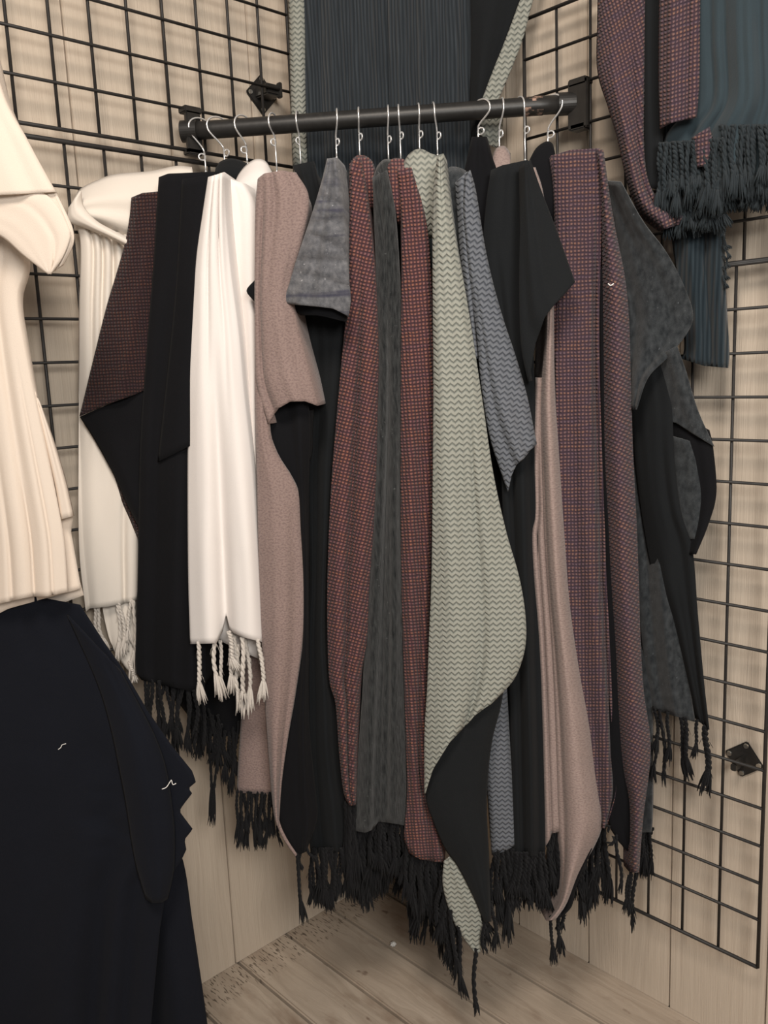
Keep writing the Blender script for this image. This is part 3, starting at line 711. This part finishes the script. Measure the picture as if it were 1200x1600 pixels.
# slate blue herringbone
o = .255
Lb = scarf('slate blue herringbone scarf right of the sage one, ending in a ragged flap', (728, 275), o, GR)
panel('outer_cloth', Lb, SLATE, [(728, 276), (724, 330), (732, 420), (745, 520), (752, 600), (765, 680), (784, 740), (794, 768)],
      [(734, 266), (743, 300), (756, 380), (769, 440), (786, 500), (806, 560), (823, 620), (838, 694)], o, 60, 34, [(.5, .2, .010, .2, .8), (.25, .1, -.006, .2, .6)], rr=.2, conv=.3,
      hem=[(0, 0), (.12, -16), (.3, -20), (.5, -12), (.8, -6), (1, 0)], nz=.006, rot=.15)
panel('inner_fold', Lb, SLATE, [(712, 285), (716, 340), (720, 400), (730, 480), (742, 560)], [(730, 268), (736, 340), (739, 420), (744, 520), (748, 560)], o - .012, 34, 16, rl=.2, bulge=.02, bpow=2)
panel('neck_wrap', Lb, CHARB, [(694, 275), (702, 262), (716, 262), (730, 268)], [(700, 420), (708, 420), (718, 420), (730, 420)], o - .05, 22, 12, bulge=.02, bpow=2)
panel('hanging_length', Lb, SLATE, [(710, 700), (735, 1000), (752, 1150), (763, 1250), (769, 1336)], [(752, 700), (785, 1000), (795, 1150), (801, 1240), (807, 1318)], o - .03, 60, 20, hem=[(0, 0), (.5, 3), (.9, 2), (1, 0)], nz=.004, rr=.15, rl=.1)
fringe(Lb, (770, 1336), (806, 1322), 95, 7, o - .035, .0042); tassel(Lb, (785, 1335), (797, 1468), .005, TB, o - .03)
tassel(Lb, (800, 1330), (810, 1425), .004, TB, o - .03); tassel(Lb, (778, 1335), (786, 1450), .0042, TB, o - .035)
tassel(Lb, (790, 1335), (792, 1460), .0046, TB, o - .04)

# black scarf ending in a peak behind
o = .19
Mp = scarf('black scarf rising to a peak left of the black flap', (750, 222), o - .06, GR)
panel('outer_cloth', Mp, BLK, [(738, 214), (728, 260), (724, 300), (730, 420), (745, 600), (760, 760), (780, 1000), (790, 1280)], [(760, 214), (770, 250), (785, 300), (800, 420), (800, 600), (805, 760), (812, 1000), (820, 1280)], o, 56, 26,
      [(.4, .2, -.014, .1, .5)], rl=.2, rr=.2, nz=.006)
fringe(Mp, (788, 1278), (822, 1278), 110, 6, o, .0042)

# black scarf with the big flap
o = .232
Mb = scarf('black scarf with a wide pointed flap, right of the slate blue herringbone', (800, 255), o, GR)
panel('outer_cloth', Mb, BLKG, [(768, 262), (760, 320), (756, 400), (770, 520), (780, 640), (785, 760), (795, 1000), (800, 1150), (803, 1337)],
      [(824, 250), (828, 400), (833, 560), (836, 650), (838, 780), (842, 950), (846, 1100), (850, 1250), (851, 1337)], o, 64, 34,
      [(.3, .1, -.018, .1, .3), (.6, .12, .012, .2, .5), (.85, .1, -.01, .2, .4)], rl=.2, rr=.2, nz=.006, top=[(0, 4), (.3, 0), (1, 0)])
panel('folded_flap', Mb, BLKG, [(818, 256), (814, 350), (812, 450), (815, 540), (826, 596)], [(828, 250), (846, 300), (870, 362), (898, 441)], o + .055, 46, 34, [(.5, .3, .010, .2, .7), (.2, .1, -.006, .2, .7)],
      hem=[(0, 0), (.15, -36), (.35, -46), (.55, -34), (.8, -14), (1, 0)], rl=.1, nz=.007)
fringe(Mb, (803, 1335), (851, 1335), 80, 12, o, .0044)
fringe(Mb, (806, 1335), (850, 1335), 75, 6, o - .04, .0044)

# rose taupe scarf
o = .248
Nt = scarf('rose taupe wool scarf rolled lengthwise, curling to a point near the floor', (785, 240), o - .1, GR)
panel('neck_wrap', Nt, TAUPE2, [(770, 245), (776, 232), (788, 229), (797, 240)], [(772, 300), (778, 300), (788, 300), (797, 300)], .12, 14, 10, bulge=.02, bpow=2)
panel('slit_layer', Nt, TAUPE2, [(827, 262), (833, 290), (845, 320)], [(836, 262), (846, 290), (852, 322)], .225, 10, 8)
panel('outer_cloth', Nt, TAUPE2, [(856, 440), (851, 540), (846, 640), (850, 800), (855, 900), (864, 1020), (870, 1150), (874, 1280), (879, 1350), (876, 1400), (866, 1425), (853, 1438)],
      [(864, 440), (866, 600), (872, 700), (882, 850), (890, 950), (905, 1050), (920, 1130), (929, 1200), (938, 1260), (940, 1290), (930, 1318), (906, 1362), (886, 1410), (868, 1437)], o, 90, 30,
      [(.5, .3, .022, .0, .2), (.12, .06, -.008, .1, .3)], rl=.12, rr=.2, conv=.25, nz=.004, bulge=.02)
panel('side_fold', Nt, TAUPE2, [(838, 590), (834, 700), (836, 800), (831, 850), (842, 1000), (848, 1150), (850, 1240), (852, 1322)], [(854, 590), (856, 800), (866, 1000), (876, 1200), (880, 1300)], o - .022, 60, 18,
      [(.35, .1, -.012, .1, .3)], nz=.004, rl=.1, hem=[(0, 0), (.2, -4), (.35, -12), (1, -3)])
panel('lining', Nt, BLK, [(884, 1340), (885, 1400), (876, 1425), (858, 1440)], [(925, 1325), (900, 1385), (893, 1415), (878, 1432)], o - .010, 22, 12, bulge=.004)
fringe(Nt, (854, 1305), (880, 1300), 85, 7, o - .04, .0042)
tassel(Nt, (860, 1434), (862, 1506), .0036, TB, o - .01); tassel(Nt, (875, 1420), (873, 1490), .004, TB, o - .012); tassel(Nt, (880, 1415), (878, 1455), .004, TB, o - .02)
fringe(Nt, (905, 1320), (945, 1285), 115, 10, o - .06, .0044)

# plum checked scarf
o = .235
Om = scarf('plum and rust checked scarf, broad and double, second from the right bracket', (900, 240), o, GR)
panel('outer_cloth', Om, CHKP, [(862, 241), (867, 290), (872, 400), (870, 520), (868, 620), (870, 760), (880, 900), (890, 1000), (903, 1080), (916, 1150), (924, 1220), (936, 1290)],
      [(936, 232), (940, 300), (938, 400), (936, 500), (937, 600), (940, 700), (944, 800), (947, 900), (952, 1000), (956, 1100), (959, 1180), (962, 1238), (946, 1296)], o, 84, 44,
      [(.9, .07, -.022, .05, .2), (.35, .2, -.010, .2, .6), (.65, .2, .010, .2, .6)], rl=.22, rr=.1, nz=.005, top=[(0, 2), (.4, -3), (1, 0)], conv=.3)
panel('rolled_edge', Om, CHKP, [(932, 234), (940, 300), (942, 400), (943, 560), (945, 700), (950, 800), (955, 900), (962, 1000), (967, 1100), (975, 1200), (985, 1260), (984, 1362)],
      [(942, 234), (951, 300), (961, 360), (975, 430), (982, 500), (985, 600), (988, 700), (993, 800), (997, 900), (1000, 1000), (1005, 1080), (1015, 1150), (1014, 1200), (1005, 1270), (1000, 1330), (998, 1364)], o + .010, 90, 30,
      [(.5, .35, .022, .0, .2)], bulge=.024, rl=.1, rr=.25, conv=.25, nz=.005, rot=.5, bpow=3)
panel('lining', Om, BLK, [(936, 420), (940, 700), (946, 900), (951, 1100), (946, 1240), (951, 1285), (965, 1312), (984, 1332)], [(948, 420), (954, 700), (964, 900), (976, 1100), (984, 1210), (992, 1270), (994, 1310), (994, 1345)], o - .012, 40, 14)
for p0, p1, r in (((946, 1292), (950, 1300), .003), ((963, 1308), (968, 1398), .0036), ((985, 1360), (985, 1432), .004), ((994, 1362), (993, 1454), .004), ((983, 1370), (976, 1425), .003), ((958, 1310), (954, 1320), .0032)): tassel(Om, p0, p1, r, TB, o - .004)
panel('neck_wrap', Om, BLK, [(828, 250), (838, 232), (852, 222), (862, 224), (866, 238)], [(840, 330), (850, 340), (864, 350), (876, 360), (888, 380)], o - .03, 24, 14, bulge=.012)
panel('loose_edge', Om, CHKP, [(862, 470), (864, 510), (862, 540), (866, 560)], [(878, 470), (876, 515), (873, 540), (870, 562)], o - .02, 14, 8)

# charcoal scarf with black side, last on the rail
o = .19
Pc = scarf('blue charcoal scarf with a plain black side, last before the right bracket', (965, 300), o, GR)
panel('outer_cloth', Pc, CHARB, [(938, 282), (955, 350), (968, 430), (975, 520), (980, 600), (985, 640)],
      [(970, 284), (1004, 345), (1040, 392), (1066, 440), (1083, 490), (1074, 520), (1044, 558), (1012, 590), (994, 640)], o, 50, 36, [(.4, .2, .014, .2, .7), (.7, .12, -.012, .3, .8), (.2, .1, -.012, .2, .6)], rl=.0, nz=.012, otilt=0.085)
panel('middle_fold', Pc, CHARB, [(1022, 560), (1030, 600), (1036, 640), (1032, 656)], [(1058, 540), (1072, 580), (1090, 640), (1116, 698)], o + 0.039, 30, 22, nz=.01, hem=[(0, 0), (.3, -8), (.6, -4), (1, 0)], bulge=.02, bpow=2, otilt=0.055)
panel('folded_flap', Pc, BLK, [(1026, 625), (1052, 710), (1070, 790), (1070, 866)], [(1108, 672), (1114, 700), (1119, 770), (1106, 820), (1087, 866)], o + 0.025, 34, 20, nz=.005, otilt=0.05)
panel('black_side', Pc, BLKG, [(978, 540), (990, 700), (1002, 800), (1020, 900), (1040, 960), (1062, 1040), (1084, 1120)],
      [(1040, 560), (1050, 640), (1054, 720), (1064, 800), (1082, 860), (1090, 960), (1099, 1060), (1108, 1140)], o - .012, 56, 30, [(.4, .15, .010, .2, .6), (.75, .1, -.008, .2, .5)], nz=.006, otilt=0.07)
panel('hanging_length', Pc, CHARB, [(965, 500), (978, 700), (990, 850), (998, 960), (1008, 1050), (1018, 1108)], [(1040, 600), (1050, 800), (1064, 950), (1075, 1050), (1086, 1128)], o - .040, 50, 26, [(.3, .1, -.01, .2, .6), (.6, .1, .01, .2, .6)], nz=.008, otilt=0.06)
panel('marled_patch', Pc, CHARB, [(1044, 680), (1050, 740), (1056, 790), (1066, 842)], [(1082, 690), (1102, 745), (1104, 790), (1090, 842)], o + 0.029, 24, 14, nz=.003, otilt=0.03)
panel('back_length', Pc, CHARB, [(980, 1000), (985, 1150), (996, 1290), (1000, 1300)], [(1022, 1000), (1020, 1140), (1020, 1250), (1018, 1300)], o - .07, 30, 14, nz=.005, otilt=0.03)
for p0, p1, r in (((1022, 1108), (1024, 1180), .0036), ((1030, 1112), (1037, 1228), .0036), ((1044, 1116), (1040, 1192), .0036), ((1064, 1124), (1078, 1216), .0044), ((1070, 1124), (1076, 1214), .004), ((1090, 1128), (1082, 1182), .0034), ((1103, 1138), (1104, 1236), .0060), ((1026, 1150), (1020, 1222), .003)): tassel(Pc, p0, p1, r, TB, o - .035 + (p0[0] - 1018) * .0009)
fringe(Pc, (1000, 1296), (1020, 1296), 66, 5, o - .07, .0034)

# ------------------------------------------------------------------ shawls hanging behind the rail
o = -.10
rs = thing('shawl', 'slate ribbed shawl hung in the corner behind the rail, in two long panels', 'shawl', P((605, 300), o), 'shawls on the corner walls')
panel('left_panel', rs, RIB, [(469, -60), (472, 60), (473, 160), (476, 250), (480, 420)], [(612, -60), (612, 60), (614, 160), (618, 250), (622, 420)], o, 40, 50,
      [(.2, .05, -.012, 0, .1), (.35, .06, .010, 0, .1), (.5, .04, -.010, 0, .1), (.7, .06, .010, 0, .1), (.86, .05, -.014, 0, .1)], nz=.006, rl=.04)
panel('right_panel', rs, RIB, [(606, -60), (607, 60), (609, 160), (612, 250), (618, 420)], [(748, -60), (744, 20), (742, 160), (738, 250), (736, 420)], o + .014, 40, 50,
      [(.15, .05, .010, 0, .1), (.3, .04, -.016, 0, .1), (.45, .05, .008, 0, .1), (.62, .05, -.010, 0, .1), (.85, .05, -.012, 0, .1)], nz=.006)
o = -.028
hs = thing('shawl', 'sage herringbone shawl with black lining, slanting out behind the ribbed shawl', 'shawl', P((790, 150), o), 'shawls on the corner walls')
panel('lining', hs, BLKG, [(735, -60), (737, 60), (735, 160), (738, 240)], [(846, -60), (808, 30), (783, 95), (760, 150)], o - .03, 36, 24, [(.3, .2, .01, 0, .3)], nz=.006)
panel('border', hs, SAGE, [(836, -60), (813, 0), (790, 62), (770, 112), (750, 165)], [(857, -60), (833, 0), (817, 60), (798, 110), (776, 162)], o - .018, 30, 12, nz=.004, bulge=.004)
panel('lower_tip', hs, SAGE, [(735, 170), (742, 198), (760, 225)], [(785, 160), (785, 195), (780, 232)], o - .03, 14, 12, nz=.004)
panel('left_border', hs, SAGE, [(449, -60), (452, 40), (454, 140), (457, 240), (462, 310)], [(478, -60), (478, 40), (478, 140), (480, 240), (484, 310)], -.10, 30, 10, nz=.004)

# ------------------------------------------------------------------ scarves and shawls on the right wall
def PR(p, d): return PX(p, -d)
d = .15
q = thing('scarf', 'plum checked scarf looped on the upper right wall, ending in a rounded fold', 'scarf', PX((1000, 200), -d), 'pieces hung on the right wall')
panel('outer_cloth', q, CHKP, [(936, -60), (934, 30), (934, 110), (950, 165), (965, 215), (975, 262), (985, 300), (1002, 338), (1030, 361)],
      [(1010, -60), (1008, 50), (1006, 150), (1006, 230), (1012, 280), (1030, 315), (1052, 324), (1070, 335), (1062, 350)], d, 60, 30, [(.4, .2, .012, .1, .5), (.75, .1, -.012, .1, .4)], nz=.008, hplane=PR, bulge=.02, rot=.3)
panel('lining', q, BLKG, [(1000, -60), (1002, 100), (1004, 200), (1006, 290)], [(1036, -60), (1034, 100), (1034, 190), (1040, 300)], d - .02, 40, 14, hplane=PR)
panel('second_end', q, CHKP, [(1032, -60), (1030, 60), (1030, 150), (1032, 201)], [(1094, -60), (1093, 60), (1092, 130), (1088, 184)], d + .01, 40, 26, [(.3, .1, .008, 0, .2), (.7, .1, -.008, 0, .2)], nz=.005, hplane=PR, hem=[(0, 0), (.3, -4), (1, 0)])
panel('lower_patch', q, CHKP, [(1082, 215), (1084, 240), (1090, 262)], [(1108, 198), (1114, 225), (1106, 258)], d + .004, 14, 12, hplane=PR, bulge=.012, bpow=2)
g1 = thing('scarf', 'slate gauze shawl with ragged fringe at the top right edge', 'scarf', PX((1150, 250), -d), 'pieces hung on the right wall')
panel('outer_cloth', g1, TEAL, [(1076, -60), (1078, 60), (1080, 160), (1040, 215), (1030, 300)], [(1260, -60), (1260, 60), (1262, 160), (1262, 240), (1262, 285)], d - .015, 50, 44,
      [(.18, .03, -.010, 0, .3), (.3, .035, -.014, 0, .3), (.42, .03, .010, 0, .3), (.5, .04, .012, 0, .3), (.6, .03, -.012, 0, .3), (.7, .04, -.014, 0, .3)], nz=.014, hplane=PR, hem=[(0, 0), (.5, 4), (.6, -6), (.8, 6), (1, 0)])
fringe(g1, (1028, 228), (1130, 220), 105, 22, d - .004, .0034, TS, 8, PR)
fringe(g1, (1036, 300), (1130, 292), 66, 20, d - .02, .0034, TS, 9, PR)
fringe(g1, (1124, 200), (1230, 200), 110, 20, d - .004, .0032, TS, 8, PR)
fringe(g1, (1130, 280), (1230, 280), 46, 22, d - .02, .0032, TS, 9, PR)
g2 = thing('scarf', 'dark slate ribbed scarf hanging below the gauze shawl on the right wall', 'scarf', PX((1100, 450), -.10), 'pieces hung on the right wall')
panel('outer_cloth', g2, RIBB, [(1035, 150), (1042, 300), (1054, 400), (1066, 480), (1070, 545), (1063, 560)], [(1132, 150), (1134, 300), (1132, 400), (1135, 480), (1139, 550), (1137, 575)], .10, 50, 30,
      [(.3, .1, .010, .1, .4), (.6, .08, -.012, .1, .4), (.85, .08, .008, .1, .4)], nz=.006, hplane=PR, hem=[(0, 0), (.5, 4), (1, 0)])
for y_ in (380, 395, 410, 428, 442): tassel(g2, (1130, y_ - 8), (1134 + random.uniform(0, 6), y_ + 10), .002, TS, .10, hplane=PR)

# ------------------------------------------------------------------ garments in the left foreground
oc = .47
ct = thing('tunic', 'cream cotton tunic with a folded sleeve, foremost at the left edge', 'tunic', P((40, 500), oc), 'cream tunics at the left edge')
panel('body', ct, CREAM, [(-120, 150), (-120, 400), (-120, 600), (-120, 800), (-120, 985)], [(10, 250), (38, 400), (27, 465), (38, 540), (58, 640), (75, 720), (92, 800), (100, 850), (105, 925)], oc, 80, 70,
      [(.58, .02, -.010, .6, .9, .04), (.66, .07, .006, .3, .8, .03), (.745, .010, -.009, .72, .9, .03), (.83, .06, .006, .3, .8, .03), (.90, .012, -.007, .45, .8, .0), (.5, .06, -.010, .1, .5), (.62, .03, -.008, .3, .12), (.78, .05, -.007, .12, .3)],
      nz=.006, hem=[(0, 0), (.55, -10), (.75, -8), (.85, -2), (1, 0)], rr=.08, conv=.5)
panel('sleeve', ct, CREAM, [(-130, 60), (-130, 180), (-130, 270), (-130, 312)], [(-20, 60), (8, 155), (40, 215), (72, 275), (86, 300)], oc + .05, 40, 34, [(.6, .2, .006, .1, .6), (.85, .08, -.004, .2, .7)], nz=.005, bulge=.012, bpow=3, rr=.06, conv=.5)
panel('cuff', ct, CREAM, [(-130, 300), (-100, 330), (-50, 350), (0, 368), (36, 398), (76, 428)], [(-60, 280), (10, 296), (66, 302), (90, 322), (106, 352), (110, 370), (98, 402), (79, 428)], oc + .044, 34, 26,
      [(.7, .05, -.003, .3, .8)], nz=.003, bulge=.003, bpow=6)
panel('cuff_lining', ct, CREAM, [(70, 300), (86, 330), (94, 360), (88, 395), (78, 428)], [(86, 298), (104, 335), (114, 360), (114, 382), (98, 414)], oc + .034, 26, 18, [(.4, .05, -.006, .2, .6), (.75, .05, .004, .2, .6)], nz=.002, bulge=.003)
c2 = thing('tunic', 'second cream tunic, its stepped hem showing from under the foremost one', 'tunic', P((100, 800), oc - .05), 'cream tunics at the left edge')
panel('body', c2, CREAM, [(-100, 420), (-100, 700), (-100, 1010)], [(20, 420), (40, 560), (64, 650), (84, 720), (102, 790), (114, 805), (110, 830), (126, 920)], oc - .03, 64, 40,
      [(.7, .05, -.014, .2, .6), (.86, .04, -.014, .2, .6), (.78, .05, .010, .2, .6)], nz=.006, hem=[(0, 0), (.5, -14), (.8, -6), (1, 0)], rr=.06, conv=.5, sharp=True)
panel('side_vent', c2, CREAM, [(50, 600), (70, 690), (86, 760), (94, 812)], [(66, 640), (84, 690), (102, 750), (115, 806)], oc - .015, 22, 12, nz=.003, hem=[(0, 0), (1, 0)])
panel('under_hem', c2, CREAM, [(-60, 900), (-60, 960), (-60, 1000)], [(108, 840), (120, 890), (131, 930)], oc - .048, 16, 24, nz=.008, hem=[(0, 0), (.5, -6), (.65, 4), (.8, 0), (1, 0)], wav=.004)

ob_ = .40
k1 = thing('garment', 'black cotton garment under the cream tunics, with a zigzag cut edge', 'garment', P((150, 1200), ob_), 'black garments at the left edge')
panel('upper_layer', k1, NAVY, [(-120, 900), (-120, 1100), (-120, 1300), (-120, 1900)],
      [(125, 945), (160, 1000), (195, 1050), (230, 1110), (268, 1165), (300, 1205), (306, 1222), (294, 1232), (300, 1240), (286, 1258), (280, 1268), (301, 1296), (288, 1312), (291, 1328), (283, 1345), (262, 1375), (250, 1450), (236, 1600), (215, 1850)], ob_ + .03, 160, 50,
      [(.72, .06, -.026, .25, .8, .04), (.86, .05, -.020, .2, .7, .02), (.6, .08, .014, .2, .8), (.8, .05, .014, .2, .8, .03)], nz=.008, sharp=True, bulge=.004)
panel('hanging_flap', k1, NAVY, [(105, 960), (160, 1090), (192, 1230), (210, 1340), (228, 1404)], [(190, 1050), (250, 1170), (270, 1270), (272, 1350), (262, 1404)], ob_ + .040, 44, 22,
      [(.5, .3, .012, .1, .6)], nz=.006, hem=[(0, 0), (.3, 7), (.7, 6), (1, 0)])
k2 = thing('garment', 'black cotton skirt at the bottom left corner, reaching the floor boards', 'garment', P((150, 1500), ob_), 'black garments at the left edge')
panel('body', k2, NAVY, [(-120, 1100), (-120, 1300), (-120, 1500), (-120, 1800)], [(190, 1100), (250, 1280), (284, 1340), (300, 1440), (312, 1520), (322, 1590), (350, 1800)], ob_ - .01, 50, 44,
      [(.5, .06, -.02, .1, .5), (.65, .06, .016, .1, .5), (.8, .06, -.024, .1, .5), (.9, .05, .012, .1, .5)], nz=.010, rr=.1, conv=.6)

# ------------------------------------------------------------------ loose threads and crumbs
def thread(label, pts, o, r=.0007):
    bm = bmesh.new(); c = P(pts[0], o)
    tube(bm, [P(p, o) for p in crs(pts, 14)], r, 5)
    tag(from_bm('thread', bm, THREAD, None, True, c), label, 'thread', 'loose white threads')
thread('loose white thread on the black garment near its zigzag edge', [(253, 1233), (260, 1230), (266, 1221), (268, 1219), (270, 1226), (275, 1224)], ob_ + .075)
thread('short white thread on the black garment at the far left', [(91, 1171), (95, 1168), (97, 1164), (103, 1162)], ob_ + .068, .0006)
thread('tiny white thread stuck to the plum checked scarf', [(950, 443), (954, 446), (959, 443)], .292, .0009)
bm = bmesh.new(); c = Vector((-.264, -.224, .006))
bmesh.ops.create_icosphere(bm, subdivisions=3, radius=.0065)
for v in bm.verts: v.co = v.co * (1 + .7 * noise.noise(v.co * 300)) ; v.co.z *= .7
bmesh.ops.translate(bm, vec=c, verts=bm.verts)
tag(from_bm('crumb', bm, CRUMB, None, True, c), 'white crumb lying on a seam between two floor boards', 'crumb')
